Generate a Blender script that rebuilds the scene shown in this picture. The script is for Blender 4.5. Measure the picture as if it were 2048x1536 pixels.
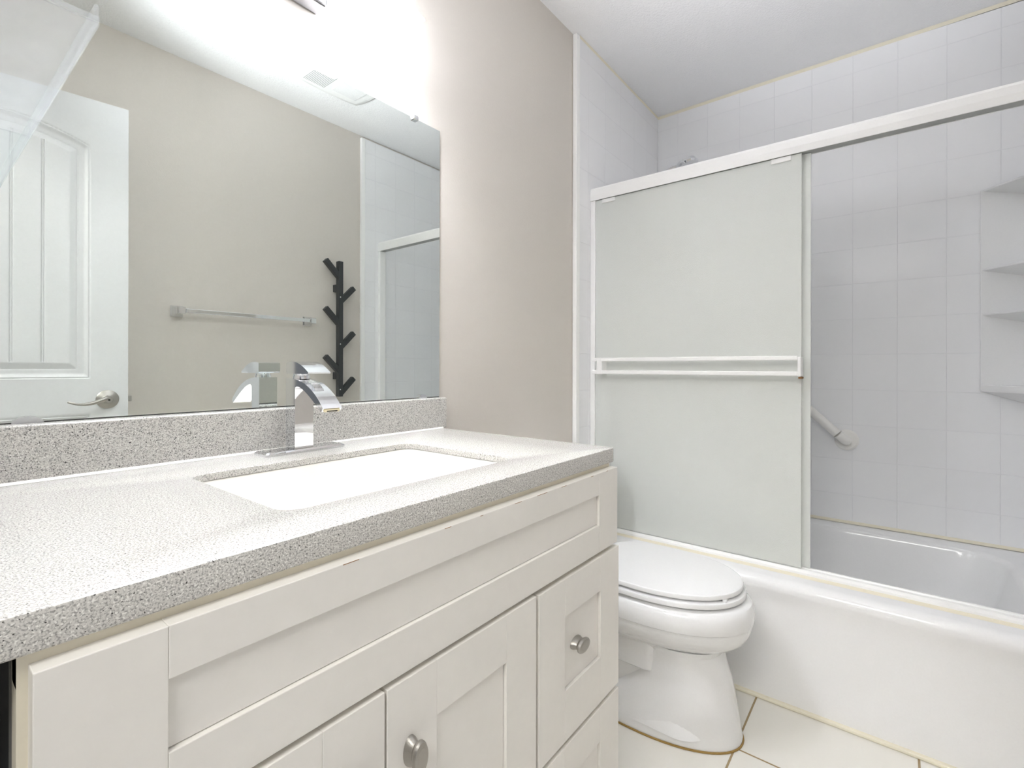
import bpy, bmesh, math, random
from mathutils import Vector, Matrix
random.seed(4)
for o in list(bpy.data.objects): bpy.data.objects.remove(o)
sc = bpy.context.scene
COL = sc.collection
H = 1.072                       # eye height above the floor

# ---------------------------------------------------------------- camera
cam_d = bpy.data.cameras.new('camera'); cam = bpy.data.objects.new('camera', cam_d); COL.objects.link(cam)
F = 977.84; yaw = math.radians(38.2018); roll = math.radians(0.1132)
fw = Vector((math.cos(yaw), math.sin(yaw), 0)); r0 = Vector((math.sin(yaw), -math.cos(yaw), 0)); u0 = Vector((0, 0, 1))
ri = r0*math.cos(roll)+u0*math.sin(roll); up = u0*math.cos(roll)-r0*math.sin(roll)
m = Matrix((ri, up, -fw)).transposed().to_4x4(); m.translation = Vector((0, 0, H)); cam.matrix_world = m
cam_d.sensor_width = 36; cam_d.lens = F/2048*36; cam_d.shift_y = -(768-734.376)/2048; cam_d.clip_start = .01
sc.camera = cam

# ---------------------------------------------------------------- world, light, exposure
w = bpy.data.worlds.new('world'); sc.world = w; w.use_nodes = True
w.node_tree.nodes['Background'].inputs[0].default_value = (.9, .95, 1, 1); w.node_tree.nodes['Background'].inputs[1].default_value = .6
def area(name, loc, rot, sx, sy, power, color):
    l = bpy.data.lights.new(name, 'AREA'); l.shape = 'RECTANGLE'; l.size = sx; l.size_y = sy; l.energy = power; l.color = color
    o = bpy.data.objects.new(name, l); o.location = loc; o.rotation_euler = rot; COL.objects.link(o); return o
HALL_POWER = 21; SHADE_EMIT = 11; BULB_EMIT = 260; UPFILL_POWER = 1.7
area('hall_fill_light', (-.95, .05, 2.40), (0, math.radians(-25), 0), .9, 1.2, HALL_POWER, (1, .985, .945))  # added fill through the doorway, stands for no known lamp
fl = area('upward_fill_light', (-.04, .27, 1.45), (0, math.radians(-(180-48)), math.radians(-3)), .25, .25, UPFILL_POWER, (.96, .99, 1.05)); fl.data.spread = math.radians(54)  # added fill beside the camera, brightens the room off the ceiling
sc.cycles.max_bounces = 16; sc.cycles.diffuse_bounces = 10; sc.cycles.glossy_bounces = 8; sc.cycles.transmission_bounces = 12
sc.view_settings.view_transform = 'Standard'; sc.view_settings.look = 'None'; sc.view_settings.gamma = 1
sc.view_settings.use_curve_mapping = False; sc.view_settings.exposure = 1.70

# ---------------------------------------------------------------- materials
def mat(name, color, rough=.5, metal=0, bump=0, bscale=200, spec=.5, trans=0, ior=1.45, emit=0, coat=0):
    mt = bpy.data.materials.new(name); mt.use_nodes = True; nt = mt.node_tree; b = nt.nodes['Principled BSDF']
    b.inputs['Base Color'].default_value = (*color, 1); b.inputs['Roughness'].default_value = rough; b.inputs['Metallic'].default_value = metal
    b.inputs['Specular IOR Level'].default_value = spec; b.inputs['Transmission Weight'].default_value = trans; b.inputs['IOR'].default_value = ior
    b.inputs['Coat Weight'].default_value = coat
    if emit: b.inputs['Emission Color'].default_value = (.975, .99, 1.06, 1); b.inputs['Emission Strength'].default_value = emit
    tc = nt.nodes.new('ShaderNodeTexCoord'); n = nt.nodes.new('ShaderNodeTexNoise'); n.inputs['Scale'].default_value = bscale; n.inputs['Detail'].default_value = 3
    nt.links.new(tc.outputs['Object'], n.inputs['Vector'])
    # faint procedural variation of colour for every material
    mx = nt.nodes.new('ShaderNodeMix'); mx.data_type = 'RGBA'; mx.inputs[6].default_value = (*color, 1); mx.inputs[7].default_value = (*[c*.96 for c in color], 1)
    nt.links.new(n.outputs['Fac'], mx.inputs[0]); nt.links.new(mx.outputs[2], b.inputs['Base Color'])
    if bump:
        bp = nt.nodes.new('ShaderNodeBump'); bp.inputs['Strength'].default_value = bump; bp.inputs['Distance'].default_value = .002
        nt.links.new(n.outputs['Fac'], bp.inputs['Height']); nt.links.new(bp.outputs['Normal'], b.inputs['Normal'])
    return mt

def tile_mat(name, axes, off, T, mortar, c_tile, c_grout, rough, bumpd, bs=1.0, smooth=.4):
    mt = bpy.data.materials.new(name); mt.use_nodes = True; nt = mt.node_tree; b = nt.nodes['Principled BSDF']
    g = nt.nodes.new('ShaderNodeNewGeometry'); s = nt.nodes.new('ShaderNodeSeparateXYZ'); nt.links.new(g.outputs['Position'], s.inputs[0])
    c = nt.nodes.new('ShaderNodeCombineXYZ')
    for i in (0, 1):
        ma = nt.nodes.new('ShaderNodeMath'); ma.operation = 'SUBTRACT'; ma.inputs[1].default_value = off[i]-20*T
        nt.links.new(s.outputs[axes[i]], ma.inputs[0]); nt.links.new(ma.outputs[0], c.inputs[i])
    br = nt.nodes.new('ShaderNodeTexBrick'); br.offset = 0; br.squash = 1
    br.inputs['Scale'].default_value = 1; br.inputs['Brick Width'].default_value = T; br.inputs['Row Height'].default_value = T
    br.inputs['Mortar Size'].default_value = mortar; br.inputs['Mortar Smooth'].default_value = smooth
    br.inputs['Color1'].default_value = (*c_tile, 1); br.inputs['Color2'].default_value = (*[x*.985 for x in c_tile], 1); br.inputs['Mortar'].default_value = (*c_grout, 1)
    nt.links.new(c.outputs[0], br.inputs['Vector']); nt.links.new(br.outputs['Color'], b.inputs['Base Color'])
    inv = nt.nodes.new('ShaderNodeMath'); inv.operation = 'SUBTRACT'; inv.inputs[0].default_value = 1; nt.links.new(br.outputs['Fac'], inv.inputs[1])
    bp = nt.nodes.new('ShaderNodeBump'); bp.inputs['Strength'].default_value = bs; bp.inputs['Distance'].default_value = bumpd
    nt.links.new(inv.outputs[0], bp.inputs['Height']); nt.links.new(bp.outputs['Normal'], b.inputs['Normal'])
    b.inputs['Roughness'].default_value = rough
    b.inputs['Specular IOR Level'].default_value = .35
    return mt

def speckle_mat(name):
    mt = bpy.data.materials.new(name); mt.use_nodes = True; nt = mt.node_tree; b = nt.nodes['Principled BSDF']
    tc = nt.nodes.new('ShaderNodeTexCoord')
    def noise(sc_, det=1.5):
        n = nt.nodes.new('ShaderNodeTexNoise'); n.inputs['Scale'].default_value = sc_; n.inputs['Detail'].default_value = det
        nt.links.new(tc.outputs['Object'], n.inputs['Vector']); return n
    def ramp(src, stops):
        r = nt.nodes.new('ShaderNodeValToRGB'); e = r.color_ramp.elements
        e[0].position, e[0].color = stops[0][0], (*[stops[0][1]]*3, 1); e[1].position, e[1].color = stops[-1][0], (*[stops[-1][1]]*3, 1)
        for p, c in stops[1:-1]: k = e.new(p); k.color = (c, c, c, 1)
        nt.links.new(src, r.inputs[0]); return r
    base = nt.nodes.new('ShaderNodeMix'); base.data_type = 'RGBA'
    base.inputs[6].default_value = (.62, .605, .57, 1); base.inputs[7].default_value = (.30, .29, .275, 1)
    a = ramp(noise(560, 2).outputs['Fac'], [(.46, 0), (.64, 1)]); nt.links.new(a.outputs[0], base.inputs[0])
    dk = nt.nodes.new('ShaderNodeMix'); dk.data_type = 'RGBA'; dk.inputs[7].default_value = (.045, .042, .04, 1)
    d = ramp(noise(430, 1).outputs['Fac'], [(.66, 0), (.72, 1)]); nt.links.new(d.outputs[0], dk.inputs[0]); nt.links.new(base.outputs[2], dk.inputs[6])
    lt = nt.nodes.new('ShaderNodeMix'); lt.data_type = 'RGBA'; lt.inputs[7].default_value = (.85, .84, .8, 1)
    mp = nt.nodes.new('ShaderNodeMapping'); mp.inputs['Location'].default_value = (7, 3, 5); nt.links.new(tc.outputs['Object'], mp.inputs[0])
    nl = noise(480, 1); nt.links.new(mp.outputs[0], nl.inputs['Vector'])
    l = ramp(nl.outputs['Fac'], [(.6, 0), (.66, .8)]); nt.links.new(l.outputs[0], lt.inputs[0]); nt.links.new(dk.outputs[2], lt.inputs[6])
    nt.links.new(lt.outputs[2], b.inputs['Base Color']); b.inputs['Roughness'].default_value = .22
    return mt

def thin_clear(name):
    mt = bpy.data.materials.new(name); mt.use_nodes = True; nt = mt.node_tree; nt.nodes.remove(nt.nodes['Principled BSDF'])
    out = nt.nodes['Material Output']; tr = nt.nodes.new('ShaderNodeBsdfTransparent'); tr.inputs[0].default_value = (.97, .98, .985, 1)
    df = nt.nodes.new('ShaderNodeBsdfTranslucent'); df.inputs[0].default_value = (.9, .92, .95, 1)
    d2 = nt.nodes.new('ShaderNodeBsdfDiffuse'); d2.inputs[0].default_value = (.9, .92, .95, 1)
    gl = nt.nodes.new('ShaderNodeBsdfGlossy'); gl.inputs['Roughness'].default_value = .08
    tc = nt.nodes.new('ShaderNodeTexCoord'); n = nt.nodes.new('ShaderNodeTexNoise'); n.inputs['Scale'].default_value = 30; nt.links.new(tc.outputs['Object'], n.inputs['Vector'])
    mr = nt.nodes.new('ShaderNodeMapRange'); mr.inputs[3].default_value = .06; mr.inputs[4].default_value = .15; nt.links.new(n.outputs['Fac'], mr.inputs[0])
    ma = nt.nodes.new('ShaderNodeMixShader'); ma.inputs[0].default_value = .5; nt.links.new(df.outputs[0], ma.inputs[1]); nt.links.new(d2.outputs[0], ma.inputs[2])
    mb_ = nt.nodes.new('ShaderNodeMixShader'); nt.links.new(mr.outputs[0], mb_.inputs[0]); nt.links.new(tr.outputs[0], mb_.inputs[1]); nt.links.new(ma.outputs[0], mb_.inputs[2])
    lw = nt.nodes.new('ShaderNodeLayerWeight'); lw.inputs[0].default_value = .5
    pw = nt.nodes.new('ShaderNodeMath'); pw.operation = 'POWER'; pw.inputs[1].default_value = 4; nt.links.new(lw.outputs['Facing'], pw.inputs[0])
    fr = nt.nodes.new('ShaderNodeMath'); fr.operation = 'MULTIPLY_ADD'; fr.inputs[1].default_value = .5; fr.inputs[2].default_value = .03; nt.links.new(pw.outputs[0], fr.inputs[0])
    mc = nt.nodes.new('ShaderNodeMixShader'); nt.links.new(fr.outputs[0], mc.inputs[0]); nt.links.new(mb_.outputs[0], mc.inputs[1]); nt.links.new(gl.outputs[0], mc.inputs[2])
    nt.links.new(mc.outputs[0], out.inputs[0]); return mt
T = .1532
ZT = H+.211
M = dict(
    paint=mat('greige_paint', (.665, .625, .575), .5, bump=.12, bscale=260),
    ceil=mat('ceiling_white', (.90, .90, .905), .8, bump=1.0, bscale=140),
    white=mat('white_gloss_enamel', (.90, .905, .91), .12, coat=.3),
    tub=mat('tub_enamel', (.90, .905, .91), .13),
    cab=mat('cabinet_painted_white', (.84, .818, .775), .38, bump=.04, bscale=60),
    frame=mat('face_frame_cream', (.80, .75, .62), .45),
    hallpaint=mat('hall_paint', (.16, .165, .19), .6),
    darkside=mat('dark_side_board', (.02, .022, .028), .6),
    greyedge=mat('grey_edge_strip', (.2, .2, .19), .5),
    stone=speckle_mat('speckled_grey_stone'),
    basin=mat('basin_white', (.90, .885, .84), .15),
    chrome=mat('chrome', (.82, .83, .85), .05, metal=1),
    nickel=mat('brushed_nickel', (.44, .42, .39), .42, metal=1, bump=.1, bscale=500),
    mirror=mat('mirror_silver', (.88, .925, .90), 0.0, metal=1),
    glassedge=mat('glass_edge', (.75, .85, .8), .1, trans=.3),
    clear=mat('clear_plastic_clip', (.9, .9, .9), .1, trans=.6),
    acrylic=thin_clear('clear_acrylic'),
    frost=mat('frosted_glass', (.925, .945, .918), .36, trans=.34, ior=1.3, bump=.35, bscale=420),
    alu=mat('white_painted_metal', (.95, .95, .94), .28),
    alug=mat('shade_and_slot_grey', (.40, .41, .40), .4),
    caulk=mat('yellowed_caulk', (.86, .81, .66), .5),
    caulkw=mat('white_caulk', (.84, .83, .78), .5),
    rust=mat('rusty_caulk', (.36, .23, .07), .7),
    rustdark=mat('rust_spots', (.28, .14, .05), .8),
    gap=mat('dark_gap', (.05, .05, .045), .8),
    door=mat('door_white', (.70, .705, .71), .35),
    black=mat('black_painted_wood', (.045, .048, .05), .45, bump=.3, bscale=90),
    pvc=mat('ivory_plastic', (.90, .89, .86), .3),
    vent=mat('vent_plastic', (.83, .83, .82), .4),
    lens=mat('vent_lens', (.84, .84, .84), .25, bump=.5, bscale=400),
    shade=mat('lit_glass_shade', (.95, .95, .93), .3, emit=SHADE_EMIT),
    bulb=mat('glowing_bulb', (.95, .95, .93), .3, emit=BULB_EMIT),
    plate=mat('polished_fixture_metal', (.50, .51, .54), .12, metal=1),
    brass=mat('lime_scale', (.66, .58, .38), .6),
    tile_far=tile_mat('square_tile_far', (1, 2), (-.0016, ZT), T, .0014, (.915, .92, .935), (.875, .882, .90), .2, .0006),
    tile_side=tile_mat('square_tile_side', (0, 2), (2.59-.155, ZT), T, .0014, (.915, .92, .935), (.875, .882, .90), .2, .0006),
    floor=tile_mat('floor_tile', (0, 1), (1.473, .357), .4065, .0028, (.80, .785, .73), (.36, .27, .15), .2, .001, smooth=.1),
)

# ---------------------------------------------------------------- mesh helpers
class MB:
    def __init__(s): s.bm = bmesh.new()
    def box(s, x0, x1, y0, y1, z0, z1, bev=0, mi=0, seg=2, rot=None, piv=None):
        t = bmesh.new(); bmesh.ops.create_cube(t, size=1)
        for v in t.verts: v.co = Vector(((x0+x1)/2+v.co.x*(x1-x0), (y0+y1)/2+v.co.y*(y1-y0), (z0+z1)/2+v.co.z*(z1-z0)))
        if bev: bmesh.ops.bevel(t, geom=t.edges[:], offset=bev, segments=seg, profile=.5, affect='EDGES', clamp_overlap=True)
        if rot is not None:
            p = Vector(piv) if piv else Vector(((x0+x1)/2, (y0+y1)/2, (z0+z1)/2))
            for v in t.verts: v.co = rot @ (v.co-p)+p
        s._merge(t, mi); return s
    def _merge(s, t, mi=0):
        mp = {v: s.bm.verts.new(v.co) for v in t.verts}
        for f in t.faces:
            nf = s.bm.faces.new([mp[v] for v in f.verts]); nf.material_index = mi; nf.smooth = f.smooth
        t.free()
    def loft(s, loops, cap0=True, cap1=True, mi=0, smooth=True, mis=None):
        rows = [[s.bm.verts.new(p) for p in lp] for lp in loops]; n = len(rows[0])
        for k in range(len(rows)-1):
            for i in range(n):
                f = s.bm.faces.new((rows[k][i], rows[k][(i+1) % n], rows[k+1][(i+1) % n], rows[k+1][i])); f.smooth = smooth
                f.material_index = mis[k] if mis else mi
        if cap0: f = s.bm.faces.new(rows[0][::-1]); f.material_index = mi
        if cap1: f = s.bm.faces.new(rows[-1]); f.material_index = mi
        return s
    def tube(s, pts, r, seg=14, mi=0, squash=None):
        pts = [Vector(p) for p in pts]; loops = []
        rs = r if isinstance(r, (list, tuple)) else [r]*len(pts)
        prev = None
        for i, p in enumerate(pts):
            d = (pts[min(i+1, len(pts)-1)]-pts[max(i-1, 0)]).normalized()
            a = prev if prev is not None else (Vector((0, 0, 1)) if abs(d.z) < .9 else Vector((1, 0, 0)))
            x = (a-d*a.dot(d)).normalized(); y = d.cross(x); prev = x
            loops.append([p+(x*math.cos(t)+y*math.sin(t)*(squash or 1))*rs[i] for t in [2*math.pi*k/seg for k in range(seg)]])
        return s.loft(loops, mi=mi)
    def cyl(s, p0, p1, r, seg=28, mi=0): return s.tube([p0, p1], r, seg, mi)
    def build(s, name, m, parent=None):
        bmesh.ops.recalc_face_normals(s.bm, faces=s.bm.faces[:])
        me = bpy.data.meshes.new(name); s.bm.to_mesh(me); s.bm.free()
        for q in (m if isinstance(m, (list, tuple)) else [m]): me.materials.append(q)
        o = bpy.data.objects.new(name, me); COL.objects.link(o)
        if parent:
            o.parent = parent
            if parent.type == 'EMPTY' or True: o.matrix_parent_inverse = Matrix.Translation(-world_loc(parent))
        fl_ = [p.use_smooth for p in me.polygons]
        try: me.set_sharp_from_angle(angle=math.radians(32))
        except Exception: pass
        me.polygons.foreach_set('use_smooth', fl_)
        return o
def world_loc(o):
    v = o.location.copy()
    if o.parent: v = v+0*v
    return v if o.type == 'EMPTY' else Vector((0, 0, 0))
def rrect(x0, x1, y0, y1, z, r=.01, K=6):
    out = []
    for cx, cy, a in ((x1-r, y1-r, 0), (x0+r, y1-r, 90), (x0+r, y0+r, 180), (x1-r, y0+r, 270)):
        for k in range(K+1):
            t = math.radians(a+90*k/K); out.append((cx+r*math.cos(t), cy+r*math.sin(t), z))
    return out
def tag(o, label, cat, kind=None, group=None):
    o['label'] = label; o['category'] = cat
    if kind: o['kind'] = kind
    if group: o['group'] = group
    return o
def thing(name, loc, label, cat, group=None, kind=None):
    o = bpy.data.objects.new(name, None); o.location = loc; o.empty_display_size = .05; COL.objects.link(o)
    return tag(o, label, cat, kind, group)

XL, XR, YF, YB = -.15, 2.61, -.4326, 1.0435
XF = 2.59; YT = 1.027; YTF = -.418           # tile faces
CE = lambda y: 2.4355+(1.03-y)*.0088

# ---------------------------------------------------------------- room shell
def quadslab(x0, x1, y0, y1, z0, z1, name, m, label, cat):
    return tag(MB().box(x0, x1, y0, y1, z0, z1).build(name, m), label, cat, 'structure')
quadslab(-1.75, XR, YF-.1, YB+.1, -.1, 0, 'floor', M['floor'], 'glossy off-white square tile floor with brown grout under the toilet', 'floor')
mb = MB()
b = mb.bm
lo = [b.verts.new((x, y, CE(y))) for x, y in ((-1.75, -1.1), (XR+.1, -1.1), (XR+.1, YB+.12), (-1.75, YB+.12))]
hi = [b.verts.new((v.co.x, v.co.y, 2.6)) for v in lo]
b.faces.new(lo[::-1]); b.faces.new(hi)
for i in range(4): b.faces.new((lo[i], lo[(i+1) % 4], hi[(i+1) % 4], hi[i]))
tag(mb.build('ceiling', M['ceil']), 'white lightly textured ceiling over the whole bathroom', 'ceiling', 'structure')
quadslab(-.27, XR, YB, YB+.1, 0, CE(YB)+.002, 'wall_back', M['paint'], 'greige painted wall behind the mirror and the vanity', 'wall')
quadslab(-.27, XR, YF-.1, YF, 0, CE(YF)+.002, 'wall_front', M['paint'], 'greige painted wall with towel bar, seen in the mirror', 'wall')
quadslab(XR, XR+.1, YF-.1, YB+.1, 0, CE(YB)+.002, 'wall_right', M['paint'], 'wall behind the square white tiles at the far side of the tub', 'wall')
mb = MB(); mb.box(-.27, XL, YF, -.325, 0, 2.434); mb.box(-.27, XL, .43, YB, 0, 2.434); mb.box(-.27, XL, -.325, .43, 2.06, 2.434)
tag(mb.build('wall_left', M['paint']), 'wall with the doorway at the left end of the vanity', 'wall', 'structure')
mb = MB(); mb.box(-1.75, -1.65, -1.1, YB+.1, 0, 2.435); mb.box(-1.65, -.27, -1.1, -1.0, 0, 2.435); mb.box(-1.65, -.27, YB, YB+.1, 0, 2.435); mb.box(-.27,-.2,-1.0,YF-.1,0,2.435)
tag(mb.build('wall_hall', M['hallpaint']), 'hallway walls outside the doorway', 'wall', 'structure')
quadslab(-1.75, -.27, -1.1, YF-.1, -.1, 0, 'floor_hall', M['floor'], 'hallway floor outside the doorway', 'floor')

# entry door, open against the front wall
def make_door():
    piv = Vector((.549, -.181, 0)); th = math.radians(6.7)
    Wd, Ht, tk = .69, 2.03, .035
    def sd(x, z):           # signed distance to panel outline (x from free edge), arch top
        x0, x1, z0 = .107, Wd-.107, 1.028
        cx = Wd/2; hw = (x1-x0)/2
        zt = 1.862+.058*(1-((x-cx)/hw)**2)
        return min(x-x0, x1-x, z-z0, (zt-z)*.93)
    def h(d, x):
        # ogee: groove, ridge, recess, then raised field
        if d < 0: return 0
        if d < .004: return -.0035*d/.004
        if d < .010: return -.0035+.002*math.sin((d-.004)/.006*math.pi)
        if d < .018: return -.0035-.006*(d-.010)/.008
        if d < .034: return -.0095
        if d < .038: return -.0095-.0015*math.sin((d-.034)/.004*math.pi)
        if d < .056: return -.0095+.007*(d-.038)/.018
        g = 0
        for gx in (.231, .307, .383, .459):
            q = abs(x-gx)
            if q < .0055: g = min(g, -.0035*min(1, (.0055-q)/.0025)+(.002 if q < .0015 else 0))
        return -.0025+g
    def h2(x, z):
        d = sd(x, z)
        z1 = .90
        d2 = min(x-.107, Wd-.107-x, z-.22, z1-z)
        return h(d if z > .96 else d2, x)
    mb = MB(); bm = mb.bm
    nx, nz = 345, 580
    G = []
    for j in range(nz+1):
        row = []
        z = .005+(Ht-.005)*j/nz
        for i in range(nx+1):
            x = Wd*i/nx; row.append(bm.verts.new((-x, h2(x, z), z)))
        G.append(row)
    for j in range(nz):
        for i in range(nx):
            f = bm.faces.new((G[j][i], G[j][i+1], G[j+1][i+1], G[j+1][i])); f.smooth = True
    bk = [bm.verts.new((x, -tk, z)) for x, z in ((0, .005), (-Wd, .005), (-Wd, Ht), (0, Ht))]
    bm.faces.new(bk)
    bm.faces.new([G[j][0] for j in range(nz+1)]+[bk[3], bk[0]]); bm.faces.new([G[j][nx] for j in range(nz+1)]+[bk[2], bk[1]])
    bm.faces.new([G[0][i] for i in range(nx+1)]+[bk[1], bk[0]]); bm.faces.new([G[nz][i] for i in range(nx+1)]+[bk[2], bk[3]])
    o = mb.build('door_1', M['door']); o.location = piv; o.rotation_euler = (0, 0, th)
    tag(o, 'white arched-panel bathroom door standing open, seen in the mirror', 'door', 'structure')
    def child(mb_, name, m):
        c = mb_.build(name, m); c.parent = o; return c
    hx, hz = -.060, .952
    k = MB(); seg = 40
    prof = [(.0335, .0), (.0335, .003), (.030, .006), (.018, .010), (.014, .013), (.012, .02), (.0115, .045), (.012, .050), (.010, .053)]
    k.loft([[(hx+r*math.cos(t), y, hz+r*math.sin(t)) for t in [2*math.pi*i/seg for i in range(seg)]] for r, y in prof])
    pts = []; rs = []
    for i in range(17):
        s = i/16; pts.append((hx-.005-s*.105, .046+.004*math.sin(s*3), hz+.006-.024*math.sin(s*math.pi*.75)+.008*s)); rs.append(.0085*(1-s*.62))
    k.tube(pts, rs, 12)
    hd = child(k, 'door_handle', M['nickel'])
    k = MB(); k.cyl((hx, .053, hz), (hx, .0545, hz), .0035, 14); kb = k.build('keyhole', M['gap']); kb.parent = hd
    k = MB(); k.box(0.0, .012, -.025, -.010, hz-.011, hz+.011, .002); child(k, 'latch', M['nickel'])
make_door()

# ---------------------------------------------------------------- tiled tub surround
def strip(pts0, pts1, m, name, parent):
    k = MB(); k.loft([pts0, pts1], smooth=False); return k.build(name, m, parent)
zb, zf = CE(1.03)-.0005, CE(-.42)-.0005
ntrim = [0]
def trim(o, lab):
    ntrim[0] += 1; o.name = 'trim_%d' % ntrim[0]; tag(o, lab, 'trim', 'structure')
tf = thing('tile_panel', (XF, .3, .4), 'far wall panel of square white tiles behind the tub, carrying the corner shelves', 'tile panel')
MB().box(XF, XR-.001, YF+.001, YB-.001, .40, CE(1.03)-.003).build('tile_sheet', M['tile_far'], tf)
trim(strip([(XF, YT, zb), (XF-.008, YT, zb), (XF, YT, zb-.012)], [(XF, YTF, zf), (XF-.008, YTF, zf), (XF, YTF, zf-.012)], M['caulk'], 'caulk_line', None), 'yellowed caulk line between the far tiles and the ceiling')
trim(strip([(XF, YT, .394), (XF-.010, YT, .394), (XF, YT, .404)], [(XF, YTF, .394), (XF-.010, YTF, .394), (XF, YTF, .404)], M['caulk'], 'caulk_line', None), 'yellowed caulk line between the far tiles and the tub rim')
for y0, y1, lab in ((YT, YB-.001, 'white tile panel at the shower head end of the tub, beside the greige wall'), (YF+.001, YTF, 'white tile panel at the opposite tub end, seen in the mirror')):
    te = thing('tile_panel', (1.74, y0, .4), lab, 'tile panel')
    MB().box(1.735, XF-.0005, y0, y1, .395, CE(1.03)-.003).build('tile_sheet', M['tile_side'], te)
    trim(MB().box(1.722, 1.7485, y0-(.004 if y0 > 0 else 0), y1+(0 if y0 > 0 else .004), .3955, CE(1.03)-.003, .003).build('edge_trim', M['alu'], None), 'white vertical edge strip where '+('the greige wall meets the tiles left of the shower door' if y0 > 0 else 'tiles meet greige wall, seen only in the mirror'))
    if y0 > 0: trim(strip([(1.75, YT, zb), (1.75, YT-.004, zb), (1.75, YT, zb-.008)], [(XF, YT, zb), (XF, YT-.004, zb), (XF, YT, zb-.008)], M['caulk'], 'caulk_line', None), 'yellowed caulk line between the left tile panel and the ceiling')

# corner shelf unit in the far right corner
cs = thing('corner_shelf', (XF, YTF, .97), 'white moulded four-tier corner shelf unit at right end of tub', 'shelf')
R = .165
cx, cy = XF-.002, YTF+.002
def arc(rad, z, n=20, bulge=.0):
    out = [(cx, cy, z)]
    for i in range(n+1):
        t = i/n; p0 = Vector((cx, cy+rad)); p1 = Vector((cx-rad*1.15, cy)); p = p0.lerp(p1, t)
        nrm = Vector((-1, 1)).normalized(); p += nrm*rad*bulge*4*t*(1-t)
        out.append((p.x, p.y, z))
    return out
k = MB()     # curved back shell: thin lining on both walls
for (x0, x1, y0, y1) in ((cx-.008, cx, cy, cy+R), (cx-R*1.15, cx, cy, cy+.008)):
    k.box(x0, x1, y0, y1, .985, 1.752, .003)
k.build('back_shell', M['white'], cs)
def dip(lp, dz): return [(lp[0][0], lp[0][1], lp[0][2]-dz)]+lp[1:]
for z, th_, dz in ((1.752, .007, .045), (1.450, .007, .045), (1.279, .007, .045), (1.008, .026, .055)):
    k = MB(); lo_ = dip(arc(R-.002, z-th_, bulge=.03), dz)
    k.loft([lo_, dip(arc(R, z-th_+.002, bulge=.03), dz-.001), arc(R, z-.002, bulge=.03), arc(R-.002, z, bulge=.03)], cap0=False, smooth=False)
    vs = [v for v in k.bm.verts][:len(lo_)]
    for i in range(1, len(vs)-1): k.bm.faces.new((vs[0], vs[i+1], vs[i]))
    k.build('shelf_tier', M['white'], cs)

# ---------------------------------------------------------------- bathtub
bt = thing('bathtub', (1.75, .3, 0), 'white alcove bathtub with straight apron behind the toilet', 'bathtub')
x0, x1, y0, y1 = 1.752, XF-.001, YF+.008, YB-.018
def ins(i, z, r): return rrect(x0+i, x1, y0+.0, y1, z, r, 10)
k = MB()
loops = [rrect(x0+.004, x1, y0, y1, 0.001, .004, 10), rrect(x0+.006, x1, y0, y1, .05, .004, 10), rrect(x0+.010, x1, y0, y1, .30, .004, 10), rrect(x0+.006, x1, y0, y1, .335, .004, 10),
         rrect(x0, x1, y0, y1, .352, .004, 10), rrect(x0-.001, x1, y0, y1, .366, .004, 10), rrect(x0+.004, x1, y0, y1, .379, .004, 10), rrect(x0+.014, x1, y0, y1, .3885, .004, 10), rrect(x0+.03, x1, y0, y1, .392, .004, 10),
         rrect(1.893, 2.515, y0+.10, y1-.10, .392, .13, 10), rrect(1.903, 2.505, y0+.11, y1-.11, .388, .13, 10), rrect(1.911, 2.497, y0+.12, y1-.12, .375, .13, 10),
         rrect(1.925, 2.485, y0+.15, y1-.14, .25, .13, 10), rrect(1.945, 2.465, y0+.20, y1-.17, .12, .14, 10), rrect(1.975, 2.435, y0+.25, y1-.21, .07, .14, 10), rrect(2.05, 2.36, y0+.33, y1-.29, .055, .12, 10)]
k.loft(loops, cap0=True, cap1=True); k.build('tub_shell', M['tub'], bt)
k = MB(); k.box(1.7405, x0+.005, y0, y1, .0005, .010, .003); k.build('floor_caulk', M['caulk'], bt)

# ---------------------------------------------------------------- shower door frame
sf = thing('shower_door_frame', (1.86, YT, .392), 'white metal frame of the sliding tub doors, header track and jambs', 'shower frame')
HX0, HX1 = 1.840, 1.884
FY0, FY1 = YTF+.001, YT-.001
k = MB()
sec = [(HX0, 1.778), (HX0-.001, 1.800), (HX0+.001, 1.822), (HX0+.006, 1.831), (HX0+.016, 1.8345), (HX1-.006, 1.8345), (HX1, 1.828), (HX1, 1.778), (HX1-.004, 1.778), (HX1-.004, 1.786), (HX0+.003, 1.786), (HX0+.003, 1.778)]
k.loft([[(x, FY0, z) for x, z in sec], [(x, FY1, z) for x, z in sec]], smooth=False); k.build('header', M['alu'], sf)
k = MB(); k.box(HX0+.0032, HX1-.0042, FY0+.001, FY1-.001, 1.7790, 1.786); k.build('header_underside_shade', M['alug'], sf)  # shade under the white header put into the grey colour
for ya, yb in ((FY1-.022, FY1), (FY0, FY0+.022)):
    k = MB(); k.box(HX0+.002, HX1-.002, ya, yb, .413, 1.7775, .002); k.build('jamb', M['alu'], sf)
k = MB(); k.box(1.886, 1.902, FY0, FY0+.010, 1.105, 1.125, .002);  k.build('bumper', M['pvc'], sf)
sec = [(1.836, .3925), (1.838, .404), (1.844, .411), (1.850, .412), (1.852, .408), (1.868, .408), (1.870, .412), (1.878, .412), (1.884, .3925)]
k = MB(); k.loft([[(x, FY0, z) for x, z in sec], [(x, FY1, z) for x, z in sec]], smooth=False); k.build('bottom_track', M['alu'], sf)
sec = [(1.822, .3922), (1.837, .3922), (1.837, .3975)]
k = MB(); k.loft([[(x, FY0, z) for x, z in sec], [(x, FY1, z) for x, z in sec]], smooth=False); k.build('track_caulk', M['caulk'], sf)

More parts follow.
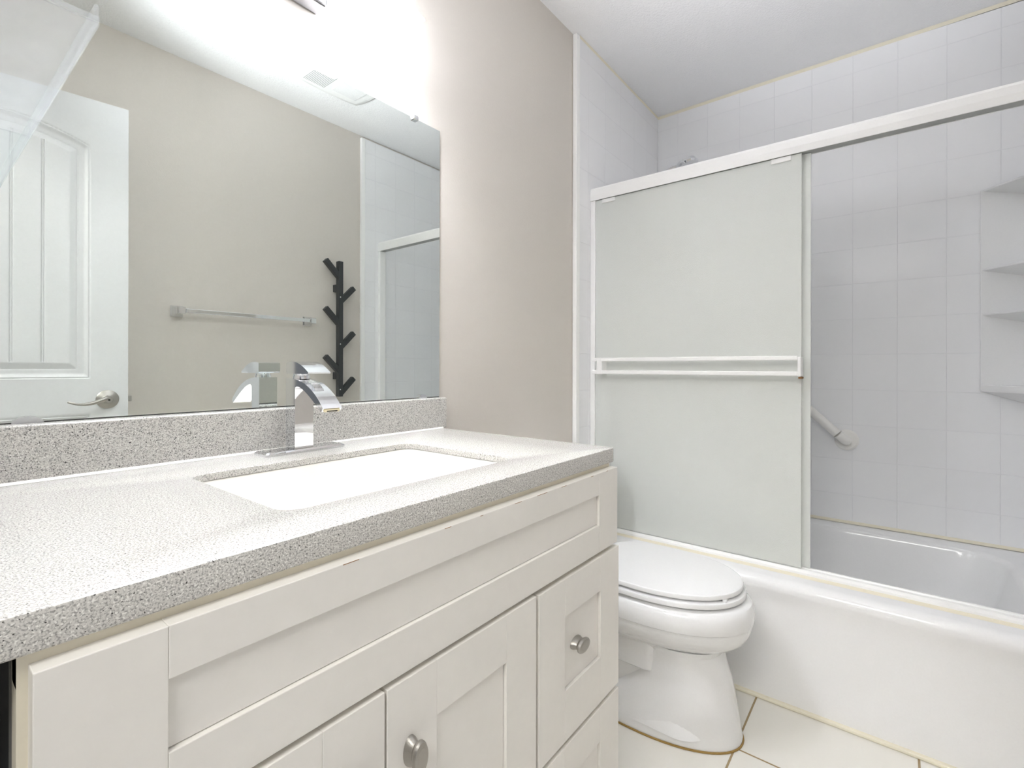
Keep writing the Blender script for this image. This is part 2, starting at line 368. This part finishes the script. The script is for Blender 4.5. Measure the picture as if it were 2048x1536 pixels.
# sliding panels
def panel(x, ya, yb, label, bar, z0=.414):
    t = thing('sliding_glass_door', (x, (ya+yb)/2, z0), label, 'shower door', 'sliding doors of the tub enclosure')
    k = MB(); k.box(x-.0025, x+.0025, ya, yb, z0, 1.777, .001); k.build('glass_pane', M['frost'], t)
    k = MB()
    for y in (ya+.06, yb-.06): MB().box(x-.006, x-.0026, y-.03, y+.03, 1.760, 1.777, .003).build('hanger_clip', M['alu'], t)
    if bar:
        k = MB(); xo = 1.808
        for z in (1.1035, 1.0525): MB().box(xo-.006, xo+.006, .250, .996, z-.0075, z+.0075, .003).build('towel_rail', M['alu'], t)
        for y, s in ((.246, .005), (.962, .012)):
            k = MB(); k.box(xo-.007, x-.0026, y-s, y+s, 1.043, 1.107, .003); br = k.build('rail_bracket', M['alu'], t)
            if y < .5:
                k = MB(); k.box(xo-.004, x-.004, y-s-.002, y+s-.002, 1.0365, 1.0428, .0015); k.build('rust_spot', M['rustdark'], br)
    return t
panel(1.850, .246, 1.0035, 'frosted sliding tub door with double white towel rail, nearer the toilet', True)
panel(1.868, .222, .990, 'plain frosted sliding tub door stacked just behind the railed one', False)

# shower head
sh = thing('shower_head', (2.2, YT, 1.93), 'chrome shower head peeking above the shower header', 'shower head')
k = MB(); k.tube([(2.2, YT-.003, 1.925), (2.2, .96, 1.932), (2.2, .88, 1.955), (2.2, .80, 1.978), (2.2, .765, 1.978)], .010, 14); k.build('shower_arm', M['chrome'], sh)
k = MB(); k.cyl((2.2, YT-.001, 1.925), (2.2, YT-.010, 1.925), .03); k.build('wall_flange', M['chrome'], sh)
k = MB(); ax = Vector((0, -.35, -.94)).normalized(); c0 = Vector((2.2, .745, 1.995))
k.tube([c0-ax*.0, c0+ax*.006, c0+ax*.02, c0+ax*.028], [.02, .045, .05, .046], 30); k.build('spray_head', M['chrome'], sh)

# grab bar on far tile wall
gb = thing('grab_bar', (XF, .175, .757), 'white slanting grab bar on the tiles behind the frosted doors', 'grab bar')
a = Vector((XF-.001, .172, .757)); d = Vector((0, .43, .41)); bb = a+d
k = MB(); dn = d.normalized(); off = Vector((-.05, 0, 0))
pts = [a, a+off*.5, a+off*.85+dn*.012, a+off+dn*.04]+[a+off+dn*(.04+.5*i/4) for i in range(1, 5)]
k.tube(pts[:4], [.021, .021, .0205, .0205], 18); k.build('bar_end', M['pvc'], gb)
k = MB(); k.tube([a+off+dn*.0415, bb+off-dn*.0415], .0190, 18); k.build('bar', M['pvc'], gb)
k = MB(); k.tube([bb+off-dn*.04, bb+off*.85-dn*.012, bb+off*.5, bb], [.0205, .0205, .021, .021], 18); k.build('bar_end', M['pvc'], gb)
for p in (a, bb):
    k = MB(); k.tube([p+Vector((-.0005, 0, 0)), p+Vector((-.006, 0, 0)), p+Vector((-.010, 0, 0))], [.045, .045, .038], 32); k.build('flange', M['pvc'], gb)

# ---------------------------------------------------------------- toilet
TX = 1.50
tt = thing('toilet', (TX, .6, 0), 'white elongated toilet with closed lid between vanity and tub', 'toilet')
def sect(wd, yf, yb, z, a=None, nb=4.5, N=56, nf=2.1):
    yc = yf+(a if a else min(.28, (yb-yf)*.55)); out = []
    for i in range(N):
        t = 2*math.pi*i/N; c, s = math.cos(t), math.sin(t)
        if s < 0: n = nf; L = yc-yf
        else: n = nb; L = yb-yc
        out.append((TX+wd*math.copysign(abs(c)**(2/n), c), yc+L*math.copysign(abs(s)**(2/n), s), z))
    return out
k = MB()
k.loft([sect(.105, .405, .80, .235), sect(.128, .385, .82, .262), sect(.150, .355, .83, .277), sect(.170, .333, .84, .298), sect(.1800, .3235, .845, .318), sect(.1835, .3205, .845, .335), sect(.1838, .3202, .845, .3425), sect(.1875, .3165, .845, .3450), sect(.1895, .3145, .845, .355),
        sect(.190, .314, .845, .368), sect(.188, .316, .845, .385), sect(.182, .322, .84, .398), sect(.172, .332, .83, .4045), sect(.150, .36, .80, .405)])
# pedestal column and foot
k.loft([sect(.140, .345, .86, .002), sect(.141, .344, .86, .012), sect(.138, .349, .858, .035), sect(.128, .362, .70, .10, a=.12), sect(.120, .376, .62, .16, a=.12), sect(.114, .390, .60, .21, a=.12), sect(.113, .396, .60, .245, a=.12), sect(.125, .385, .62, .266, a=.14)])
k.loft([sect(.139, .40, .86, .03, a=.1), sect(.130, .42, .86, .065, a=.1), sect(.100, .45, .85, .085, a=.1), sect(.092, .46, .84, .20, a=.1), sect(.11, .45, .84, .30, a=.1)])
k.loft([sect(.118, .54, .84, .175, a=.05), sect(.122, .535, .84, .18, a=.05), sect(.122, .535, .84, .235, a=.05), sect(.13, .53, .84, .30, a=.05)])
k.build('bowl', M['white'], tt)
def ring(o1, o2, z0, z1, name, m, hole=None):
    k = MB()
    wd, yf, yb = o1
    L = [sect(wd-.0015, yf+.0015, yb, z0, nb=3.2), sect(wd, yf, yb, z0+.0015, nb=3.2), sect(wd, yf, yb, z1-.004, nb=3.2), sect(wd-.0012, yf+.0012, yb-.002, z1-.0015, nb=3.2), sect(wd-.005, yf+.005, yb-.006, z1, nb=3.2)]
    if hole:
        hw, hf, hb = hole; L += [sect(hw, hf, hb, z1, nb=2), sect(hw, hf, hb, z0, nb=2)]
        L.append(L[0]); k.loft(L, cap0=False, cap1=False)
        bmesh.ops.remove_doubles(k.bm, verts=k.bm.verts[:], dist=1e-6)
    else: k.loft(L)
    return k.build(name, m, tt)
ring((.1835, .337, .80), 0, .4125, .4275, 'seat', M['white'], hole=(.11, .42, .70))
lid = ring((.179, .345, .80), 0, .4345, .4480, 'lid', M['white'])
k = MB(); k.box(TX-.085, TX-.060, .366, .376, .4276, .4344, .001); k.build('lid_bumper', M['white'], lid)
for hx_ in (-.11, .06): MB().box(TX+hx_, TX+hx_+.05, .80, .83, .41, .44, .006).build('lid_hinge', M['white'], tt)
k = MB(); k.loft([rrect(TX-.17, TX+.17, .855, 1.035, .405, .03), rrect(TX-.19, TX+.19, .848, 1.037, .46, .03), rrect(TX-.198, TX+.198, .845, 1.038, .735, .03)]); k.build('tank', M['white'], tt)
k = MB(); k.loft([rrect(TX-.201, TX+.201, .842, 1.040, .736, .03), rrect(TX-.203, TX+.203, .841, 1.040, .745, .03), rrect(TX-.203, TX+.203, .841, 1.040, .758, .03), rrect(TX-.195, TX+.195, .848, 1.036, .765, .03)]); k.build('tank_lid', M['white'], tt)
k = MB(); k.box(TX-.17, TX-.11, .822, .836, .68, .695, .004); k.box(TX-.17, TX-.155, .83, .846, .68, .695, .003); k.build('flush_lever', M['chrome'], tt)
k = MB(); k.loft([sect(.1445, .3405, .864, .0008), sect(.1435, .3415, .863, .004), sect(.141, .344, .86, .005), sect(.139, .346, .86, .0008)], cap0=False, cap1=False); k.build('rusty_caulk', M['rust'], tt)
ring_o = None

# ---------------------------------------------------------------- vanity cabinet
vc = thing('vanity_cabinet', (.5, .75, 0), 'white shaker vanity cabinet under the speckled countertop', 'cabinet')
CX0, CX1 = .0545, .952
k = MB(); YFR = .484
k.box(CX0, CX0+.0425, YFR, YFR+.019, .10, .8695); k.box(CX1-.03, CX1, YFR, YFR+.019, .10, .8695)
k.box(CX0, CX1, YFR+.0002, YFR+.018, .845, .8697); k.box(CX0, CX1, YFR+.0002, YFR+.018, .685, .71); k.box(.64, .68, YFR+.0002, YFR+.018, .1, .70); k.box(CX0, CX1, YFR+.0002, YFR+.018, .385, .41)
k.box(CX0, CX1, YFR+.0002, YFR+.018, .10, .125)
k.build('face_frame', M['frame'], vc)
k = MB(); k.box(CX1-.018, CX1, YFR+.019, YB-.002, .0, .8695); k.box(CX0+.018, CX1-.018, YFR+.02, YB-.002, .10, .118); k.box(CX0+.018, CX1-.018, YB-.012, YB-.002, .1, .70); k.box(CX0, CX1-.018, .545, .560, .0, .0999)
k.build('carcass', M['cab'], vc)
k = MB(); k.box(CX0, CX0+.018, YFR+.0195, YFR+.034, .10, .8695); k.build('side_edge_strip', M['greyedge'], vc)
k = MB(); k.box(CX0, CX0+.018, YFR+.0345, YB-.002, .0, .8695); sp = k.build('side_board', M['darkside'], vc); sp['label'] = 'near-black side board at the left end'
def shaker(x0, x1, z0, z1, st, rt, rb, yf, name, parent, tk=.019, rec=.0058):
    k = MB(); yb = yf+tk; bv = .0008
    k.box(x0, x0+st, yf, yb, z0, z1, bv, seg=2); k.box(x1-st, x1, yf, yb, z0, z1, bv)
    k.box(x0+st+.0001, x1-st-.0001, yf, yb, z1-rt, z1, bv); k.box(x0+st+.0001, x1-st-.0001, yf, yb, z0, z0+rb, bv)
    k.box(x0+st+.0002, x1-st-.0012, yf+rec, yb-.002, z0+rb+.0010, z1-rt-.0002)
    return k.build(name, M['cab'], parent)
def knob(x, z, yf, vert, parent):
    k = MB(); W, Hh = (.0085, .0175) if vert else (.0175, .0095)
    loops = []
    for y, s in ((0, .92), (.003, .90), (.008, .76), (.0115, .72), (.014, .85), (.0165, 1.0), (.019, 1.0), (.0215, .9), (.0225, .6)):
        lp = []
        for i in range(28):
            t = 2*math.pi*i/28; c, q = math.cos(t), math.sin(t)
            lp.append((x+(W+.003)*s*c, yf-.0002-y, z+(Hh+.003)*s*q))
        loops.append(lp)
    k.loft(loops); return k.build('knob', M['nickel'], parent)
YP = .466
shaker(.0605, .9550, .7025, .8605, .0800, .044, .054, YP, 'false_drawer_front', vc)
YD = .4645
for cx_, ln in ((.30, .020), (.45, .012), (.52, .006), (.66, .030), (.735, .016), (.84, .010), (.905, .007), (.60, .018)):
    MB().box(cx_, cx_+ln, YP-.0002, YP+.0006, .8592, .8599).build('paint_chip', M['rustdark'], vc)
dr = []
for z0_, z1_ in ((.402, .6935), (.108, .392)):
    d_ = shaker(.6645, .9590, z0_, z1_, .081, .068, .091, YD, 'drawer', vc); dr.append(d_)
    knob(.790, z0_+(.158 if z0_ > .3 else .15), YD+.0065, False, d_)
for x0_, x1_, kx in ((.0600, .3540, .322), (.3575, .6565, .391)):
    d_ = shaker(x0_, x1_, .108, .6955, .078, .072, .072, YD, 'door', vc)
    knob(kx, .606, YD, True, d_)

# ---------------------------------------------------------------- countertop with backsplash
ct = thing('countertop', (.4, .75, .87), 'speckled grey stone countertop with backsplash on the vanity', 'countertop')
CTX0, CTX1, CTY0, CTY1 = XL+.001, .9640, .4767, YB-.001
SX0, SX1, SY0, SY1 = .2885, .7270, .5680, .8730
def O(i, z): return rrect(CTX0+i, CTX1-i, CTY0+i, CTY1-i, z, .008-i*.5, 6)
def I(i, z, r=.028): return rrect(SX0-i, SX1+i, SY0-i, SY1+i, z, r+i, 6)
k = MB()
L = [I(0, .888), I(0, .8975), I(.0008, .8992), I(.0025, .900), O(.0025, .900), O(.0008, .8992), O(0, .8975), O(0, .8715), O(.001, .8700), O(.012, .8700), O(.012, .888), I(0, .888)]
k.loft(L, cap0=False, cap1=False); bmesh.ops.remove_doubles(k.bm, verts=k.bm.verts[:], dist=1e-6)
k.build('slab', M['stone'], ct)
k = MB(); k.box(CTX0, .9790, 1.006, YB-.001, .9002, .9854, .003, seg=3); k.build('backsplash', M['stone'], ct)
k = MB(); k.loft([[(CTX0, 1.006, .9002), (CTX0, 1.002, .9002), (CTX0, 1.006, .904)], [(.964, 1.006, .9002), (.964, 1.002, .9002), (.964, 1.006, .904)]], smooth=False); k.build('caulk_line', M['caulkw'], ct)

sk = thing('sink_basin', (.507, .72, .75), 'white rectangular undermount basin below the faucet', 'sink')
k = MB()
L = [I(.022, .8765), I(.022, .8870), I(.0012, .8870), I(-.001, .884), I(-.006, .868, .03), I(-.016, .83, .035), I(-.032, .79, .045), I(-.055, .762, .055), I(-.085, .752, .05)]
L = L+[rrect(.507-.03, .507+.03, .70-.03, .70+.03, .748, .0295, 6)]
k.loft(L, cap0=False, cap1=True)
L2 = [I(.022, .8765), I(.005, .87, .03), I(-.006, .82, .035), I(-.04, .752, .06), I(-.08, .742, .05)]
k.loft(L2, cap0=False, cap1=True); k.build('bowl', M['basin'], sk)
k = MB(); k.cyl((.507, .70, .7485), (.507, .70, .7515), .022); k.build('drain', M['chrome'], sk)

# ---------------------------------------------------------------- faucet
fc = thing('faucet', (.519, .955, .9), 'chrome square waterfall faucet with wedge lever behind the basin', 'faucet')
FX0, FX1, FYB, FYF = .499, .5385, .980, .944
k = MB(); k.loft([rrect(.4365, .6065, .932, .986, .9003, .007), rrect(.4365, .6065, .932, .986, .9045, .007), rrect(.4405, .6025, .936, .982, .9075, .007)], smooth=False); k.build('deck_plate', M['chrome'], fc)
# body and arched spout share one profile (y,z), extruded in x
prof_top = []; prof_bot = []
import itertools
def bez(p0, p1, p2, p3, n):
    return [tuple((1-t)**3*p0[i]+3*(1-t)**2*t*p1[i]+3*(1-t)*t*t*p2[i]+t**3*p3[i] for i in (0, 1)) for t in [k_/n for k_ in range(n+1)]]
top = bez((FYB, 1.0485), (.940, 1.0500), (.885, 1.043), (.8415, .9935), 18)
bot = bez((.8475, .9870), (.885, 1.012), (FYF-.030, 1.032), (FYF-.006, 1.0335), 16)+bez((FYF-.006, 1.0335), (FYF-.002, 1.0335), (FYF, 1.031), (FYF, 1.027), 4)[1:]
poly = [(FYB, .9076)]+top+bot+[(FYF, .9076)]
k = MB()
bmf = k.bm
A = [bmf.verts.new((FX0, y, z)) for y, z in poly]; B = [bmf.verts.new((FX1, y, z)) for y, z in poly]
fa = bmf.faces.new(A); fb = bmf.faces.new(B[::-1])
for i in range(len(poly)):
    j = (i+1) % len(poly); bmf.faces.new((A[i], B[i], B[j], A[j]))
bmesh.ops.triangulate(bmf, faces=[fa, fb], quad_method='BEAUTY', ngon_method='EAR_CLIP')
k.build('body', M['chrome'], fc)
dirn = Vector((0, .8415-.846, .9935-.9985)).normalized()
k = MB(); k.loft([[(FX0+.004, .8424, .9920), (FX1-.004, .8424, .9920), (FX1-.004, .8466, .9878), (FX0+.004, .8466, .9878)], [(FX0+.004, .8406, .9906), (FX1-.004, .8406, .9906), (FX1-.004, .8448, .9864), (FX0+.004, .8448, .9864)]], smooth=False); aer = k.build('aerator', M['brass'], fc)
k = MB(); k.box(FX0+.009, FX1-.009, -.0008, .0008, -.0012, .0012, rot=Matrix.Rotation(math.radians(45), 3, 'X'), piv=(0, 0, 0))
for v in k.bm.verts: v.co += Vector((0, .8427, .9884))
k.build('outlet_slot', M['gap'], aer)
k = MB(); k.tube([(.5185, .955, 1.0475), (.5185, .955, 1.0525), (.5185, .955, 1.0585)], [.0165, .0165, .0145], 24); k.build('neck', M['chrome'], fc)
wp = [(.975, 1.0580), (.978, 1.062)]+bez((.978, 1.0800), (.955, 1.0870), (.925, 1.082), (.8930, 1.0610), 14)+[(.8935, 1.0585), (.899, 1.0580)]
k = MB(); bmf = k.bm
A = [bmf.verts.new((.4985, y, z)) for y, z in wp]; B = [bmf.verts.new((.5460, y, z)) for y, z in wp]
fa = bmf.faces.new(A); fb = bmf.faces.new(B[::-1])
for i in range(len(wp)):
    j = (i+1) % len(wp); bmf.faces.new((A[i], B[i], B[j], A[j]))
k.build('lever', M['chrome'], fc)

# ---------------------------------------------------------------- mirror
mi = thing('wall_mirror', (.42, YB, .987), 'large frameless wall mirror above the backsplash', 'mirror')
k = MB(); k.box(XL+.012, .9800, 1.0385, YB-.0005, .9875, 1.7530)
for f in k.bm.faces: f.material_index = 0 if abs(f.normal.y) > .5 else 1
k.bm.normal_update()
for f in k.bm.faces: f.material_index = 0 if abs(f.normal.y) > .5 else 1
k.build('glass', [M['mirror'], M['glassedge']], mi)
for x, z, mm, wv in ((.886, 1.7535, 'chrome', .013), (.915, .9885, 'chrome', .014), (.1285, .9885, 'clear', .018)):
    k = MB()
    if z > 1.5: k.box(x-wv/2-.002, x+wv/2+.002, 1.030, YB-.0005, z-.008, z+.006, .003)
    else: k.loft([[(x+wv*math.cos(t), 1.033, z-.003+.011*abs(math.sin(t))) for t in [math.pi*i/10 for i in range(11)]], [(x+wv*math.cos(t), 1.0382, z-.003+.011*abs(math.sin(t))) for t in [math.pi*i/10 for i in range(11)]]], smooth=False)
    k.build('mirror_clip', M[mm], mi)

k = MB(); k.box(XL+.012, .9785, 1.0372, YB-.0006, .9856, .9873); k.build('gap_shade_strip', M['gap'], mi)  # dark strip stands in for the shaded gap below the mirror

# clear acrylic shelf against the mirror
ac = thing('acrylic_shelf', (0, .84, 1.42), 'clear acrylic tray shelf jutting out from the mirror at upper left', 'shelf')
ax1, ay0, ay1, az = .132, .642, 1.0375, 1.420
k = MB(); k.box(XL+.002, ax1, ay0, ay1, az, az+.0035, .001); k.build('shelf_plate', M['acrylic'], ac)
k = MB(); k.box(ax1-.0035, ax1, ay0+.004, ay1, az+.0036, az+.024, .001); k.build('side_lip', M['acrylic'], ac)
k = MB(); k.box(XL+.002, ax1, ay0, ay0+.0035, az+.0036, az+.010, .001); k.build('front_lip', M['acrylic'], ac)

# ---------------------------------------------------------------- vanity light
vl = thing('vanity_light', (.39, YB, 1.9), 'two-shade chrome vanity light bar above the mirror', 'light fixture')
k = MB(); k.box(.478, .602, 1.000, YB-.0005, 1.874, 1.985, .004); k.build('backplate', M['plate'], vl)
k = MB()
for x in (.51, .57): k.tube([(x, 1.0, 1.95), (x, .93, 1.985), (x, .90, 1.99)], .007, 12)
k.tube([(.35, .90, 1.99), (.73, .90, 1.99)], .009, 14); k.build('rail', M['chrome'], vl)
for x in (.37, .71):
    def sq(h_, z): return rrect(x-h_, x+h_, .90-h_, .90+h_, z, h_*.16, 4)
    k = MB(); k.loft([sq(.0500, 1.869), sq(.044, 1.877), sq(.0385, 1.887), sq(.0335, 1.90), sq(.029, 1.92), sq(.026, 1.945), sq(.024, 1.972), sq(.018, 1.979)], cap0=False, cap1=True)
    s_ = k.build('shade', M['shade'], vl)
    k = MB(); k.tube([(x, .90, 1.9795), (x, .90, 1.985)], .013, 16); k.build('cap', M['chrome'], s_)
    k = MB(); k.tube([(x, .90, 1.962), (x, .90, 1.945), (x, .90, 1.93), (x, .90, 1.915), (x, .90, 1.905)], [.008, .012, .0165, .0165, .008], 16); k.build('bulb', M['bulb'], s_)

# ---------------------------------------------------------------- towel bar, hook rack on the front wall
tb = thing('towel_bar', (1.08, YF, 1.315), 'chrome towel bar on the greige wall, reflected in the mirror', 'towel bar')
for x in (.782, 1.392):
    k = MB()
    L = []
    for y, h_ in ((.0005, .024), (.006, .024), (.012, .020), (.030, .014), (.052, .0135), (.066, .016), (.072, .013)):
        L.append([(p[0], YF+y, p[1]) for p in [(x-h_, 1.317-h_), (x+h_, 1.317-h_), (x+h_, 1.317+h_), (x-h_, 1.317+h_)]])
    k.loft(L, smooth=False); k.build('bracket', M['chrome'], tb)
k = MB(); k.box(.800, 1.374, YF+.050, YF+.068, 1.308, 1.326, .002); k.build('bar', M['chrome'], tb)

hr = thing('hook_rack', (1.56, YF, .9), 'black branch-shaped wooden hook rack on the greige wall, reflected in the mirror', 'coat rack')
px, pw, py0, py1 = 1.562, .0135, YF+.030, YF+.060
k = MB(); k.box(px-pw, px+pw, py0, py1, .905, 1.664, .001); k.build('post', M['black'], hr)
for z in (1.515, 1.022):
    k = MB(); k.box(px-.015, px+.015, YF+.0005, py0-.0003, z-.020, z+.020, .001); k.build('wall_block', M['black'], hr)
def arm(zb_, sgn):
    L_ = .125; rot = Matrix.Rotation(math.radians(45*sgn), 3, 'Y')
    k = MB(); k.box(px-.0135, px+.0135, py0+.002, py1-.002, zb_, zb_+L_, .001, rot=rot, piv=(px, (py0+py1)/2, zb_)); k.build('branch', M['black'], hr)
for z in (1.572, 1.308, 1.042): arm(z, -1)
for z in (1.436, 1.178, .918): arm(z, 1)
for z in (1.463, 1.200, .945):
    k = MB(); k.cyl((px-.004, py1-.001, z), (px-.004, py1+.0008, z), .0032, 12); k.build('screw_cap', M['alu'], hr)

# ---------------------------------------------------------------- ceiling fan grille
vx0, vx1, vy0, vy1 = 1.155, 1.505, -.142, .12
cf = thing('ceiling_vent', (1.33, 0, CE(0)), 'white exhaust fan grille on the ceiling, reflected at the mirror top edge', 'vent')
zc = CE(-.14)-.002
def bow(i, z):
    out = []; 
    for a_, b_ in (((vx0+i, vy0+i), (vx1-i, vy0+i)), ((vx1-i, vy0+i), (vx1-i, vy1-i)), ((vx1-i, vy1-i), (vx0+i, vy1-i)), ((vx0+i, vy1-i), (vx0+i, vy0+i))):
        for q in range(12):
            t = q/12; x = a_[0]+(b_[0]-a_[0])*t; y = a_[1]+(b_[1]-a_[1])*t
            bl = .014*4*t*(1-t); nx, ny = (b_[1]-a_[1]), -(b_[0]-a_[0]); n_ = math.hypot(nx, ny); out.append((x+nx/n_*bl, y+ny/n_*bl, z))
    return out
k = MB(); k.loft([bow(0, zc), bow(.002, zc-.008), bow(.014, zc-.018), bow(.030, zc-.020)]); k.build('cover', M['vent'], cf)
k = MB(); k.box(1.325, 1.455, -.085, .07, zc-.0235, zc-.0202, .001); k.build('lens', M['lens'], cf)
for x0_, n_, st in ((1.190, 14, .0078),):
    k = MB()
    for i in range(n_): k.box(x0_+i*st, x0_+i*st+.0035, -.105, .08, zc-.0208, zc-.0201)
    k.build('louvre_slots', M['alug'], cf)
